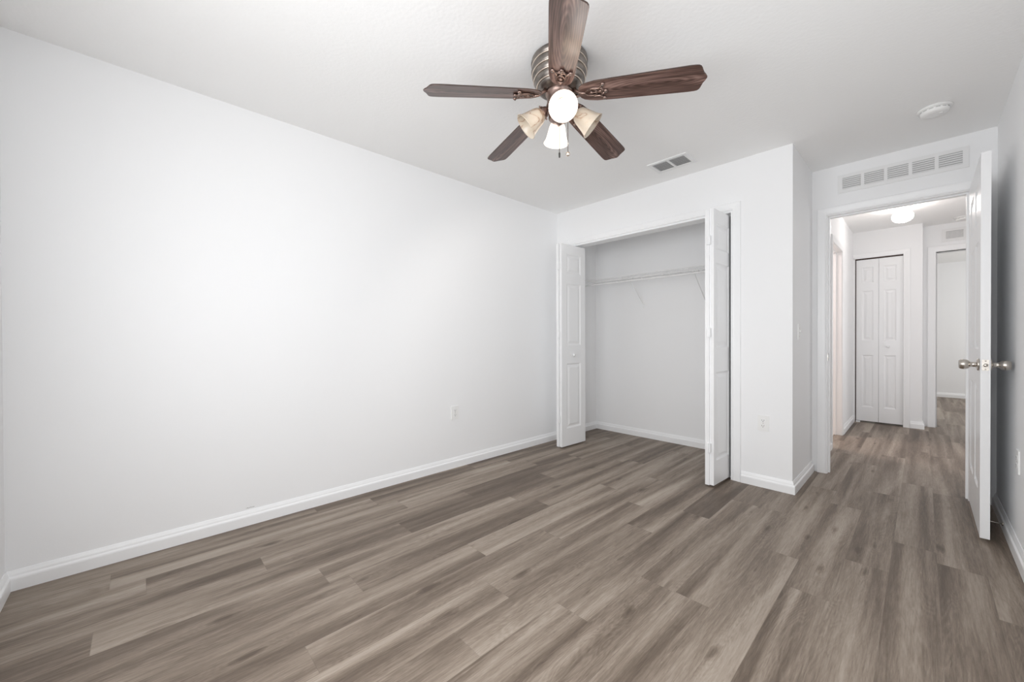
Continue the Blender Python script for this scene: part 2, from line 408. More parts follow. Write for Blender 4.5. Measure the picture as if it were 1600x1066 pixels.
bm = bmesh.new(); box(bm, 0.3+T, HX-0.06, 0.7294+T, YE, 0.0, 0.006)
info(link('floor_bathroom', bm, M['tile']), 'beige tile floor inside the bathroom doorway', 'floor', kind='structure')

# ------------------------------------------------------------------ baseboards
baseboard('left', [(0, YN), (0, 0), (OX0-0.055, 0)][::-1] if False else [(OX0-0.055, 0), (0, 0), (0, YN)], 'white baseboard along the long blank wall')
baseboard('window', [(0, YN), (XR, YN)], 'white baseboard under the bedroom window')
baseboard('right', [(XR, YN), (XR, YD)], 'white scuffed baseboard behind the open door')
baseboard('closet', [(XW-T, T), (XW-T, 0.7294), (0, 0.7294), (0, T)], 'white baseboard round the inside of the closet')
baseboard('return', [(XW, YD-0.012), (XW, 0), (OX1+0.070, 0)], 'white baseboard wrapping the corner by the entry door')
baseboard('hall_near', [(HX, BY0-0.062), (HX, YD+T)], 'short white hall baseboard before the bathroom doorway')
baseboard('hall_far', [(HX, YE), (HX, BY1+0.062)], 'short white hall baseboard next to the linen closet')
baseboard('linen', [(XC, YF-0.01), (XC, YE), (LX1+0.062, YE)], 'white baseboard wrapping the hall corner by the far doorway')
baseboard('far_room', [(5.0, YB), (1.4+T, YB)], 'white baseboard on the back wall of the far room')
baseboard('hall_right', [(XH, 2.65), (XH, YF), (FX1+0.062, YF)], 'white baseboard at the hidden end of the hall')

# ------------------------------------------------------------------ trims
def trim(n, bm, what): return info(link('trim_%d' % n, bm, M['trim']), what, 'trim', kind='structure')
bm = bmesh.new(); casing(bm, OX0, OX1+0.012, OZ+0.008, 0, 'x', -1, width=0.055)
box(bm, OX1, OX1+0.012, -0.008, 0.10, 0, OZ)          # jamb edge
trim(1, bm, 'white casing around the closet opening')
def jamb_set(bm, a0, a1, z1, w0, w1, axis, t_=0.02, stop=True, sp=None):
    """jamb boards lining an opening; a0..a1 rough, clear opening is t_ smaller each side"""
    def B(a_0, a_1, w_0, w_1, z_0, z_1):
        if axis == 'x': box(bm, a_0, a_1, w_0, w_1, z_0, z_1)
        else: box(bm, w_0, w_1, a_0, a_1, z_0, z_1)
    B(a0, a0+t_, w0, w1, 0, z1); B(a1-t_, a1, w0, w1, 0, z1); B(a0+t_, a1-t_, w0, w1, z1-t_, z1)
    if stop:
        s0, s1 = sp
        B(a0+t_, a0+t_+0.010, s0, s1, 0, z1-t_); B(a1-t_-0.010, a1-t_, s0, s1, 0, z1-t_); B(a0+t_+0.010, a1-t_-0.010, s0, s1, z1-t_-0.010, z1-t_)
bm = bmesh.new(); jamb_set(bm, DX0, DX1, DZ, YD-0.002, YD+T+0.002, 'x', sp=(YD+0.040, YD+0.075))
casing(bm, DX0+0.015, DX1-0.015, DZ-0.015, YD-0.001, 'x', -1, width=0.060)
casing(bm, DX0+0.015, DX1-0.015, DZ-0.015, YD+T+0.001, 'x', 1, width=0.060)
e_trim = trim(2, bm, 'white casing and jambs of the entry doorway')
bm = bmesh.new(); jamb_set(bm, BY0, BY1, BZ, HX-T-0.002, HX+0.002, 'y', sp=(HX-0.075, HX-0.045))
casing(bm, BY0+0.015, BY1-0.015, BZ-0.015, HX+0.001, 'y', 1, width=0.060)
casing(bm, BY0+0.015, BY1-0.015, BZ-0.015, HX-T-0.001, 'y', -1, width=0.060)
b_trim = trim(3, bm, 'white casing and jambs of the bathroom doorway')
bm = bmesh.new(); casing(bm, LX0, LX1, LZ, YE-0.001, 'x', -1, width=0.060, sides=(0, 1))
trim(4, bm, 'white casing over and beside the linen closet')
bm = bmesh.new(); jamb_set(bm, FX0-0.02, FX1+0.02, FZ+0.02, YF-0.002, YF+T+0.002, 'x', sp=(YF+0.05, YF+0.08))
casing(bm, FX0, FX1, FZ, YF-0.001, 'x', -1, width=0.070)
trim(5, bm, 'white casing and jambs of the far doorway')
# fill between rough opening and jamb of far doorway
for tr, (hy, hz) in ((b_trim, (BY1-0.02, 1.09)), (b_trim, (BY1-0.02, 0.43)), (b_trim, (BY1-0.02, 1.80))):
    bm = bbox(HX-0.108, HX-0.080, hy-0.003, hy+0.001, hz-0.045, hz+0.045, 0.0)
    tube(bm, [(HX-T-0.006, hy-0.004, hz-0.045), (HX-T-0.006, hy-0.004, hz+0.045)], 0.006)
    h = link('hinge', bm, M['steel'], tr); h['label'] = 'metal hinge on the bathroom jamb'
# strike plate on entry jamb
bm = bbox(DX0+0.0195, DX0+0.0215, YD+0.004, YD+0.034, 0.905, 0.965, 0.0)
box(bm, DX0+0.0210, DX0+0.0225, YD+0.012, YD+0.026, 0.925, 0.948)
k_ = link('strike_plate', bm, M['nickel'], e_trim); k_['label'] = 'nickel strike plate'

# ------------------------------------------------------------------ window (behind the camera)
def window(name, label, loc, rz, w_, h_):
    """local frame: x along the wall, y outward is negative, origin at the sill centre on the room face"""
    t_ = thing(name, label, 'window', loc, rz, kind='structure'); fw = 0.05; a, b = -w_/2, w_/2
    bm = bmesh.new()
    for q in ((a, a+fw, 0, h_), (b-fw, b, 0, h_), (a+fw, b-fw, 0, fw), (a+fw, b-fw, h_-fw, h_)): box(bm, q[0], q[1], -0.10, -0.05, q[2], q[3])
    box(bm, -0.03, 0.03, -0.095, -0.055, fw, h_-fw)
    link('window_frame', bm, M['trim'], t_)
    for q in ((a+fw, -0.03), (0.03, b-fw)):
        bm = bmesh.new(); box(bm, q[0], q[1], -0.078, -0.073, fw, h_-fw); link('pane', bm, M['pane'], t_)
    link('window_sill', bbox(a-0.05, b+0.05, -0.045, 0.05, -0.022, 0, 0.004), M['trim'], t_)
window('window_1', 'white framed sliding bedroom window opposite the closet', ((WX0+WX1)/2, YN, WZ0), 0, WX1-WX0, WZ1-WZ0)
window('added_window_2', 'white framed sliding window added out of view for fill light, in the wall of the entry door', (XR, (VY0+VY1)/2, VZ0), PI/2, VY1-VY0, VZ1-VZ0)  # added window, evens out the light in the room

# ------------------------------------------------------------------ panel doors
def panel(bm, x0, x1, z0, z1, ys, sgn):
    """moulded panel: slope in, flat, raised field; face plane at ys, outward direction sgn"""
    rings = [(0, 0), (0.004, -0.003), (0.012, -0.007), (0.020, -0.0075), (0.040, -0.0025), (0.043, -0.002)]
    R = []
    for o, d in rings:
        y = ys + sgn*d
        R.append([bm.verts.new(c_) for c_ in ((x0+o, y, z0+o), (x1-o, y, z0+o), (x1-o, y, z1-o), (x0+o, y, z1-o))])
    for A, B in zip(R, R[1:]):
        for i in range(4): bm.faces.new((A[i], A[(i+1) % 4], B[(i+1) % 4], B[i]))
    bm.faces.new(R[-1])
def leaf_mesh(w_, h_, t_, cols, rows_):
    """door leaf in local coordinates, x 0..w, y -t/2..t/2, z 0..h with panels at cols x rows (both faces)"""
    bm = bmesh.new()
    xs = sorted({0, w_} | {c_ for cc in cols for c_ in cc}); zs = sorted({0, h_} | {c_ for cc in rows_ for c_ in cc})
    for sgn in (1, -1):
        y = sgn*t_/2
        for i in range(len(xs)-1):
            for j in range(len(zs)-1):
                a0, a1, b0, b1 = xs[i], xs[i+1], zs[j], zs[j+1]
                if any(abs(a0-c_[0]) < 1e-6 for c_ in cols) and any(abs(b0-r_[0]) < 1e-6 for r_ in rows_):
                    panel(bm, a0, a1, b0, b1, y, sgn)
                else:
                    bm.faces.new([bm.verts.new(c_) for c_ in ((a0, y, b0), (a1, y, b0), (a1, y, b1), (a0, y, b1))])
    for (a, b_) in (((0, 0), (w_, 0)), ((w_, 0), (w_, h_)), ((w_, h_), (0, h_)), ((0, h_), (0, 0))):
        bm.faces.new([bm.verts.new(c_) for c_ in ((a[0], -t_/2, a[1]), (b_[0], -t_/2, b_[1]), (b_[0], t_/2, b_[1]), (a[0], t_/2, a[1]))])
    bmesh.ops.remove_doubles(bm, verts=bm.verts[:], dist=1e-5)
    return bm
def knob_small(bm, x, y, z, sgn):
    """small round white pull"""
    mt = Matrix.Translation((x, y, z)) @ Matrix.Rotation(-sgn*PI/2, 4, 'X')
    lathe(bm, [(0.0, 0.0), (0.009, 0.0), (0.008, 0.010), (0.0135, 0.017), (0.016, 0.024), (0.0135, 0.030), (0.006, 0.033), (0, 0.0335)], 20, mt)
# bedroom closet bifolds, folded open.
LW, LH, LT = 0.375, 2.015, 0.0285
def bifold_leaf(parent, p0, p1, z0=0.015, rows_=((0.175, 0.825), (1.005, 1.625), (1.725, 1.918)), h_=LH, w_=None, cols=None, t_=LT):
    d = Vector(p1) - Vector(p0); w_ = w_ or d.length
    cols = cols or [(0.075, w_-0.075)]
    o = link('door_leaf', leaf_mesh(w_, h_, t_, cols, rows_), M['door'], parent)
    o.location = Vector((p0[0], p0[1], z0)) - parent.location
    o.rotation_euler = (0, 0, math.atan2(d.y, d.x))
    return o
# open closet, side next to the blank wall
dA = thing('door_2', 'white bifold closet door folded open next to the long blank wall', 'bifold door', (0.262, -0.09, 0), kind='structure')
bifold_leaf(dA, (0.232, 0.085), (0.238, -0.285))
lb = bifold_leaf(dA, (0.285, 0.092), (0.272, -0.278))
bm = bmesh.new(); knob_small(bm, 0.205, LT/2-0.001, 0.922-0.015, 1); link('door_knob', bm, M['door'], lb, True)
dB = thing('door_3', 'white bifold closet door folded open beside the outlet', 'bifold door', (1.68, -0.09, 0), kind='structure')
bifold_leaf(dB, (1.700, 0.085), (1.6805, -0.276), cols=[(0.091, 0.322)])
lc = bifold_leaf(dB, (1.668, 0.080), (1.6515, -0.287), cols=[(0.091, 0.322)])
bm = bmesh.new(); knob_small(bm, 0.205, -LT/2+0.001, 0.907, -1); link('door_knob', bm, M['door'], lc, True)
for d_, cx in ((dA, 0.255), (dB, 1.666)):
    for hz in (0.29, 1.13, 1.80):
        yy = (-0.2975 if d_ is dB else -0.2955)
        bm = bbox(cx-0.012-d_.location.x, cx+0.012-d_.location.x, yy-0.004-d_.location.y, yy+0.012-d_.location.y, hz-0.032, hz+0.032, 0.001)
        tube(bm, [(cx-d_.location.x, yy-0.005-d_.location.y, hz-0.034), (cx-d_.location.x, yy-0.005-d_.location.y, hz+0.034)], 0.005)
        link('hinge', bm, M['door'], d_)
bm = bmesh.new(); box(bm, OX0+0.002, OX1-0.002, -0.004, 0.112, OZ-0.008, OZ-0.0005)
trim(6, bm, 'white board with the bifold track under the closet header')
bm = bbox(OX1-0.05, OX1-0.001, 0.04, 0.07, 0.0, 0.018, 0.002); trim(7, bm, 'small floor bracket of the closet bifold door')

# linen closet bifold, closed
dC = thing('door_4', 'closed white bifold linen closet door at the end of the hall', 'bifold door', ((LX0+LX1)/2, YE+0.03, 0), kind='structure')
lh = 2.062
rowsC = tuple((a*lh/LH, b_*lh/LH) for a, b_ in ((0.175, 0.825), (1.005, 1.625), (1.725, 1.918)))
xa, xm, xb = LX0+0.010, 2.358, LX1-0.002
l1 = bifold_leaf(dC, (xa, YE+0.03), (xm-0.0015, YE+0.03), 0.022, rowsC, lh, None, [(0.055, xm-xa-0.05)])
l2 = bifold_leaf(dC, (xm+0.0015, YE+0.03), (xb, YE+0.03), 0.022, rowsC, lh, None, [(0.045, xb-xm-0.06)])
bm = bmesh.new(); knob_small(bm, 0.085, -LT/2+0.001, 0.93*lh/LH, -1); link('door_knob', bm, M['door'], l2, True)
bm = bmesh.new()
box(bm, LX0, LX0+0.009, YE+0.010, YE+0.05, 0, LZ); box(bm, LX0+0.009, LX1, YE+0.010, YE+0.05, LZ-0.014, LZ)
info(link('trim_8', bm, M['gap_shade']), 'dark brown strip coloured as the shade in the gap around the linen closet door', 'trim', kind='structure')  # solid strip, the shade of the door gap is in its colour
bm = bbox(LX0+0.01, LX0+0.05, YE-0.01, YE+0.02, 0, 0.016, 0.002); trim(9, bm, 'small floor bracket of the linen closet door')

# entry door, open against the right wall
DY0, DY1, DXF = -0.060, 0.680, 2.951
dE = thing('door_1', 'white six panel entry door standing open with its edge towards the room', 'door', (DXF+0.0175, (DY0+DY1)/2, 0), kind='structure')
dw = DY1-DY0; dh = 2.045
ro = ((0.23, 0.80), (1.00, 1.60), (1.70, 1.92))
lf = link('door_leaf', leaf_mesh(dw, dh, 0.035, [(0.115, dw/2-0.05), (dw/2+0.05, dw-0.115)], ro), M['door'], dE)
lf.location = (0, DY0-dE.location.y, 0.022); lf.rotation_euler = (0, 0, PI/2)
def door_knob_bm(sgn):
    """knob along +-x in thing coordinates"""
    bm = bmesh.new(); mt = Matrix.Translation((sgn*0.0175, DY0+0.062-dE.location.y, 0.941)) @ Matrix.Rotation(sgn*PI/2, 4, 'Y')
    lathe(bm, [(0.0, 0.0), (0.032, 0.0), (0.0325, 0.004), (0.030, 0.008), (0.020, 0.010), (0.0135, 0.013), (0.0135, 0.030), (0.016, 0.034), (0.0235, 0.040), (0.0265, 0.048),
               (0.0272, 0.056), (0.0262, 0.064), (0.0225, 0.072), (0.0205, 0.073), (0.019, 0.0715), (0, 0.0715)], 40, mt)
    return bm
for s_, tx in ((-1, 'nickel knob facing the doorway'), (1, 'nickel knob facing the wall')):
    o = link('door_knob', door_knob_bm(s_), M['nickel'], dE, True); o['label'] = tx
bm = bbox(-0.0125, 0.0125, DY0-0.0015-dE.location.y, DY0+0.001-dE.location.y, 0.941-0.029, 0.941+0.029, 0.0)
lp = link('latch_plate', bm, M['nickel'], dE); lp['label'] = 'nickel latch plate on the door edge'
bm = bmesh.new(); lathe(bm, [(0, 0), (0.009, 0), (0.009, 0.010), (0.004, 0.013), (0, 0.013)], 16, Matrix.Translation((0, DY0-0.001-dE.location.y, 0.941)) @ Matrix.Rotation(PI/2, 4, 'X'))
link('latch', bm, M['nickel'], lp, True)
for z_ in (0.919, 0.963):
    bm = bmesh.new(); ball(bm, (0, DY0-0.0015-dE.location.y, z_), 0.0035, (1, .4, 1), 10, 6); link('screw', bm, M['steel'], lp)
for hz in (0.25, 1.05, 1.83):
    bm = bmesh.new(); tube(bm, [(0.0175, DY1+0.004-dE.location.y, hz-0.045), (0.0175, DY1+0.004-dE.location.y, hz+0.045)], 0.006)
    box(bm, -0.012, 0.016, DY1-dE.location.y, DY1+0.002-dE.location.y, hz-0.045, hz+0.045)
    link('hinge', bm, M['steel'], dE)

# ------------------------------------------------------------------ door stop
ds = thing('door_stop', 'thin metal door stop rod screwed to the baseboard behind the door', 'door stop', (XR-BT, 0.17, 0.052))
bm = bmesh.new(); tube(bm, [(-0.006, 0, 0), (-0.068, 0, 0)], 0.0032, 10); link('rod', bm, M['nickel'], ds, True)
bm = bmesh.new(); lathe(bm, [(0, 0), (0.011, 0), (0.010, 0.004), (0.005, 0.007), (0, 0.007)], 20, Matrix.Rotation(-PI/2, 4, 'Y')); link('mounting_plate', bm, M['nickel'], ds, True)
bm = bmesh.new(); lathe(bm, [(0, 0), (0.006, 0), (0.006, 0.010), (0.004, 0.012), (0, 0.012)], 16, Matrix.Translation((-0.066, 0, 0)) @ Matrix.Rotation(-PI/2, 4, 'Y')); o = link('bumper', bm, M['rubber'], ds, True); o['label'] = 'pale rubber tip'

# ------------------------------------------------------------------ electrical
def outlet(label, loc, rz):
    """duplex receptacle; plate in local xz plane facing -y"""
    t_ = thing('wall_outlet', label, 'outlet', loc, rz, 'wall outlets')
    bm = bmesh.new(); box(bm, -0.035, 0.035, -0.006, 0, -0.057, 0.057); bevel(bm, 0.0025, 2); link('cover_plate', bm, M['plastic'], t_)
    for zc in (0.0195, -0.0195):
        bm = bmesh.new(); vs = []
        for yy in (-0.0060, -0.0078):
            ring = []
            for i in range(28):
                a = 2*PI*i/28; x_ = 0.0172*math.cos(a); z_ = max(-0.0125, min(0.0125, 0.0172*math.sin(a)))
                ring.append(bm.verts.new((x_, yy, zc+z_)))
            vs.append(ring)
        for i in range(28): bm.faces.new((vs[0][i], vs[0][(i+1) % 28], vs[1][(i+1) % 28], vs[1][i]))
        bm.faces.new(vs[1]); r_ = link('receptacle', bm, M['plastic'], t_)
        bm = bmesh.new()
        box(bm, -0.0078, -0.0056, -0.0081, -0.0070, zc-0.001, zc+0.007); box(bm, 0.0056, 0.0078, -0.0081, -0.0070, zc-0.001, zc+0.007)
        lathe(bm, [(0, 0), (0.0026, 0), (0.0026, 0.0011), (0, 0.0011)], 12, Matrix.Translation((0, -0.0070, zc-0.0065)) @ Matrix.Rotation(PI/2, 4, 'X'))
        s_ = link('slots', bm, M['slot'], r_); s_['label'] = 'dark plug slots'
    bm = bmesh.new(); ball(bm, (0, -0.0062, 0), 0.003, (1, .4, 1), 10, 6); link('screw', bm, M['nickel'], t_)
    return t_
outlet('white duplex outlet low on the long blank wall', (0, -1.357, 0.463), PI/2)
outlet('white duplex outlet low on the wall between the closet and the corner', (1.938, 0, 0.467), 0)
outlet('white duplex outlet on the wall behind the entry door', (XR, -0.150, 0.472), -PI/2)
sw = thing('light_switch', 'white toggle light switch on the short wall beside the entry doorway', 'light switch', (XW, 0.19, 1.130), PI/2)
bm = bmesh.new(); box(bm, -0.035, 0.035, -0.006, 0, -0.057, 0.057); bevel(bm, 0.0025, 2); link('cover_plate', bm, M['plastic'], sw)
bm = bmesh.new(); box(bm, -0.005, 0.005, -0.016, -0.005, 0.000, 0.012); bevel(bm, 0.001, 1); link('toggle', bm, M['plastic'], sw)
for z_ in (0.030, -0.030):
    bm = bmesh.new(); ball(bm, (0, -0.0062, z_), 0.003, (1, .4, 1), 10, 6); link('screw', bm, M['nickel'], sw)

# ------------------------------------------------------------------ vents
# ceiling supply vent: two banks of louvres, hanging just below the ceiling
cv_ = thing('ceiling_vent', 'white two bank ceiling air vent between the fan and the closet', 'air vent', (1.402, -0.312, H))
VX, VY = 0.150, 0.105
bm = bmesh.new(); f_ = 0.028
for q in ((-VX, VX, -VY, -VY+f_), (-VX, VX, VY-f_, VY), (-VX, -VX+f_, -VY+f_, VY-f_), (VX-f_, VX, -VY+f_, VY-f_), (-0.008, 0.008, -VY+f_, VY-f_)):
    box(bm, q[0], q[1], q[2], q[3], -0.008, 0.0)
link('frame', bm, M['grille'], cv_)
bm = bmesh.new(); box(bm, -VX+f_, VX-f_, -VY+f_, VY-f_, -0.0012, -0.0002); o = link('duct_shade_plate', bm, M['duct_shade'], cv_); o['label'] = 'grey plate coloured as the shade behind the louvres'  # flat plate, shade of the vent opening put into its grey
for sx in (-1, 1):
    bm = bmesh.new(); n_ = 6; x0, x1 = sorted((sx*0.008, sx*(VX-f_)))
    for i in range(n_):
        y0 = -VY+f_ + (i+0.7)*(2*(VY-f_))/n_
        vs = [bm.verts.new(c_) for c_ in ((x0, y0-0.008, -0.0085), (x1, y0-0.008, -0.0085), (x1, y0+0.007, -0.0022), (x0, y0+0.007, -0.0022), (x0, y0-0.0076, -0.0095), (x1, y0-0.0076, -0.0095), (x1, y0+0.0074, -0.0032), (x0, y0+0.0074, -0.0032))]
        for q in ((0, 1, 2, 3), (4, 7, 6, 5), (0, 4, 5, 1), (3, 2, 6, 7), (0, 3, 7, 4), (1, 5, 6, 2)): bm.faces.new([vs[k] for k in q])
    link('louvres', bm, M['grille'], cv_)
def wall_grille(name, label, cx, y, zc, hw, hh, nb, frame, mull, pitch, back):
    g = thing(name, label, 'air vent', (cx, y, zc))
    bm = bmesh.new(); d = 0.008
    box(bm, -hw, hw, -d, 0, hh-frame, hh); box(bm, -hw, hw, -d, 0, -hh, -hh+frame)
    box(bm, -hw, -hw+frame*1.1, -d, 0, -hh+frame, hh-frame); box(bm, hw-frame*1.1, hw, -d, 0, -hh+frame, hh-frame)
    in0, in1 = -hw+frame*1.1, hw-frame*1.1; cw = (in1-in0-mull*(nb-1))/nb
    for i in range(1, nb):
        a = in0 + i*cw + (i-1)*mull; box(bm, a, a+mull, -d, 0, -hh+frame, hh-frame)
    link('frame', bm, M['grille'], g)
    bm = bmesh.new(); box(bm, in0, in1, -0.0022, -0.0006, -hh+frame, hh-frame); o = link('duct_shade_plate', bm, M[back], g); o['label'] = 'grey plate coloured as the shade behind the louvres'  # no recess here, the plate's grey stands in for the shade
    for i in range(nb):
        a = in0 + i*(cw+mull); bm = bmesh.new(); z_ = -hh+frame
        while z_ < hh-frame-pitch*0.3:
            vs = [bm.verts.new(c_) for c_ in ((a, -0.0025, z_+pitch*0.75), (a+cw, -0.0025, z_+pitch*0.75), (a+cw, -0.0072, z_+pitch*0.05), (a, -0.0072, z_+pitch*0.05),
                                              (a, -0.0025, z_+pitch*0.75+0.001), (a+cw, -0.0025, z_+pitch*0.75+0.001), (a+cw, -0.0072, z_+pitch*0.05+0.001), (a, -0.0072, z_+pitch*0.05+0.001))]
            for q in ((0, 1, 2, 3), (4, 7, 6, 5), (0, 4, 5, 1), (3, 2, 6, 7), (0, 3, 7, 4), (1, 5, 6, 2)): bm.faces.new([vs[k] for k in q])
            z_ += pitch
        link('louvres', bm, M['grille'], g)
    return g
wall_grille('return_grille', 'long white five section air return grille above the entry doorway', 2.613, YD, 2.289, 0.337, 0.070, 5, 0.026, 0.019, 0.0145, 'duct_shade')
wall_grille('wall_vent', 'small white air vent high over the far doorway', 3.075, YF, 2.300, 0.180, 0.075, 2, 0.030, 0.020, 0.0145, 'duct_shade')

# ------------------------------------------------------------------ smoke detectors
def detector(label, loc, r, group=None):
    s_ = thing('smoke_detector', label, 'smoke detector', loc)
    bm = bmesh.new(); lathe(bm, [(0, 0), (r, 0), (r, -0.006), (r*0.97, -0.010), (r*0.60, -0.011)], 48); link('base_plate', bm, M['plastic'], s_, True)
    bm = bmesh.new(); lathe(bm, [(r*0.60, -0.009), (r*0.84, -0.011), (r*0.84, -0.019), (r*0.80, -0.030), (r*0.72, -0.035), (r*0.4, -0.037), (0, -0.037)], 48); c_ = link('cover', bm, M['plastic'], s_, True)
    bm = bmesh.new(); lathe(bm, [(0.0, -0.036), (0.010, -0.036), (0.010, -0.039), (0.008, -0.040), (0, -0.040)], 16, Matrix.Translation((r*0.35, -r*0.1, 0))); link('test_button', bm, M['plastic'], c_, True)
    bm = bmesh.new()
    for i in range(14):
        a = 2*PI*i/14; m_ = Matrix.Rotation(a, 4, 'Z')
        vs = box(bm, r*0.835, r*0.848, -0.009, 0.009, -0.0175, -0.0145)
        for v_ in vs: v_.co = m_ @ v_.co
    link('air_slots', bm, M['slot'] if False else M['duct_light'], c_)
    return s_
detector('round white smoke detector on the bedroom ceiling near the entry doorway', (2.785, 0.115, H), 0.074)
detector('round white smoke detector on the hall ceiling by the far doorway', (3.06, 3.42, H), 0.080)

# ------------------------------------------------------------------ hall light
hl = thing('ceiling_light', 'lit round opal glass hall ceiling light on a white pan', 'ceiling light', (2.594, 2.42, H))
bm = bmesh.new(); lathe(bm, [(0, 0), (0.070, 0), (0.070, -0.010), (0.060, -0.022), (0.046, -0.030), (0.046, -0.042), (0, -0.042)], 40); link('ceiling_pan', bm, M['plastic'], hl, True)
bm = bmesh.new(); lathe(bm, [(0.042, -0.034), (0.045, -0.050), (0.066, -0.064), (0.080, -0.084), (0.083, -0.106), (0.076, -0.130), (0.058, -0.149), (0.030, -0.161), (0, -0.164)], 40); g_ = link('glass_shade', bm, M['globe'], hl, True); g_['label'] = 'glowing white glass globe'

# ------------------------------------------------------------------ closet wire shelf
ZS = 1.752; SY0, SY1 = 0.7294, 0.7294-0.305
sh = thing('wire_shelf', 'white wire shelf with hanging rail inside the open closet', 'shelf', (1.0, 0.7294, ZS))
def SL(x, y, z): return (x-1.0, y-0.7294, z-ZS)
bm = bmesh.new(); XS0, XS1 = 0.006, XW-T-0.006
n_ = 76
for i in range(n_):
    x_ = XS0 + (XS1-XS0)*i/(n_-1)
    tube(bm, [SL(x_, SY0-0.006, ZS+0.002), SL(x_, SY1, ZS+0.002), SL(x_, SY1-0.003, ZS-0.002), SL(x_, SY1-0.003, ZS-0.030)], 0.0014, 5)
wd = link('deck_wires', bm, M['wire'], sh)
for (y_, z_) in ((SY0-0.006, ZS), (SY0-0.15, ZS-0.001), (SY1, ZS), (SY1-0.003, ZS-0.032)):
    bm = bmesh.new(); tube(bm, [SL(XS0, y_, z_), SL(XS1, y_, z_)], 0.0032, 8); link('rail', bm, M['wire'], sh)
bm = bmesh.new(); tube(bm, [SL(XS0, SY1+0.012, ZS-0.058), SL(XS1, SY1+0.012, ZS-0.058)], 0.0065, 10); hr = link('hanging_rail', bm, M['wire'], sh)
for i in range(7):
    x_ = 0.18 + i*0.29
    bm = bmesh.new(); tube(bm, [SL(x_, SY1-0.003, ZS-0.030), SL(x_, SY1-0.010, ZS-0.045), SL(x_, SY1+0.002, ZS-0.066), SL(x_, SY1+0.018, ZS-0.062)], 0.003, 6); link('rail_hook', bm, M['wire'], sh)
for x_ in (0.62, 1.27):
    bm = bmesh.new()
    pts = [SL(x_, SY1-0.002, ZS-0.036), SL(x_, SY1+0.012, ZS-0.040), SL(x_, SY0-0.010, ZS-0.290), SL(x_, SY0-0.004, ZS-0.318)]
    for a, b_ in zip(pts, pts[1:]): tube(bm, [a, b_], 0.0045, 8)
    box(bm, x_-1.0-0.006, x_-1.0+0.006, -0.006, 0, -0.335, -0.285)
    link('support_brace', bm, M['wire'], sh)
for i in range(6):
    x_ = 0.12 + i*0.36
    link('wall_clip', bbox(x_-1.0-0.008, x_-1.0+0.008, -0.014, 0, -0.010, 0.012, 0.002), M['plastic'], sh)
for x_ in (XS0-0.006, XS1-0.006):
    link('end_bracket', bbox(x_-1.0, x_-1.0+0.012, SY1-SY0-0.008, SY1-SY0+0.022, -0.040, 0.006, 0.002), M['plastic'], sh)

# ------------------------------------------------------------------ small wall marks
def mark(name_label, pts, plane):
    bm = bmesh.new()
    for (a, z_, r_) in pts:
        lathe(bm, [(0, 0), (r_, 0), (r_*0.8, 0.0006), (0, 0.0006)], 10, Matrix.Translation((0.0002, a, z_)) @ Matrix.Rotation(PI/2, 4, 'Y'))
    return info(link('scuff_mark', bm, M['duct_light']), name_label, 'scuff mark')
mark('small grey chip in the paint just above the baseboard of the blank wall', [(-2.843+0.0055*i, 0.0975+0.0012*math.sin(i*2.1), 0.0016+0.0010*abs(math.sin(i*1.3))) for i in range(8)], 0)

# ------------------------------------------------------------------ ceiling fan
FXc, FYc = 1.519, -1.808
fan = thing('ceiling_fan', 'flush mount bronze ceiling fan with five walnut blades and four glass lamps', 'ceiling fan', (FXc, FYc, H))
bm = bmesh.new()
prof = [(0, 0), (0.126, 0), (0.134, -0.004), (0.137, -0.016), (0.134, -0.026), (0.128, -0.030), (0.128, -0.034), (0.134, -0.040), (0.136, -0.056), (0.133, -0.066), (0.128, -0.070),
        (0.128, -0.073), (0.130, -0.078), (0.126, -0.096), (0.120, -0.100), (0.120, -0.103), (0.121, -0.108), (0.112, -0.126), (0.106, -0.130), (0.106, -0.133), (0.103, -0.140), (0.088, -0.152), (0.066, -0.156), (0, -0.156)]
lathe(bm, prof, 64)
mh = link('motor_housing', bm, M['bronze'], fan, True)
bm = bmesh.new()
for r_, z_ in ((0.1305, -0.032), (0.1305, -0.0715), (0.1225, -0.1015), (0.1085, -0.1315)):
    tube(bm, [(r_*math.cos(2*PI*i/56), r_*math.sin(2*PI*i/56), z_) for i in range(56)], 0.0034, 6, closed=True)
o = link('ring_bands', bm, M['brass_edge'], mh, True); o['label'] = 'lighter bronze ring bands'
bm = bmesh.new()
lathe(bm, [(0, -0.150), (0.060, -0.150), (0.066, -0.156), (0.067, -0.164), (0.063, -0.170), (0.060, -0.180), (0.060, -0.214), (0.064, -0.219), (0.063, -0.226), (0.050, -0.234),
           (0.044, -0.238), (0.044, -0.262), (0.052, -0.268), (0.052, -0.280), (0.040, -0.292), (0.018, -0.300), (0.010, -0.312), (0, -0.316)], 48)
link('switch_housing', bm, M['copper'], fan, True)
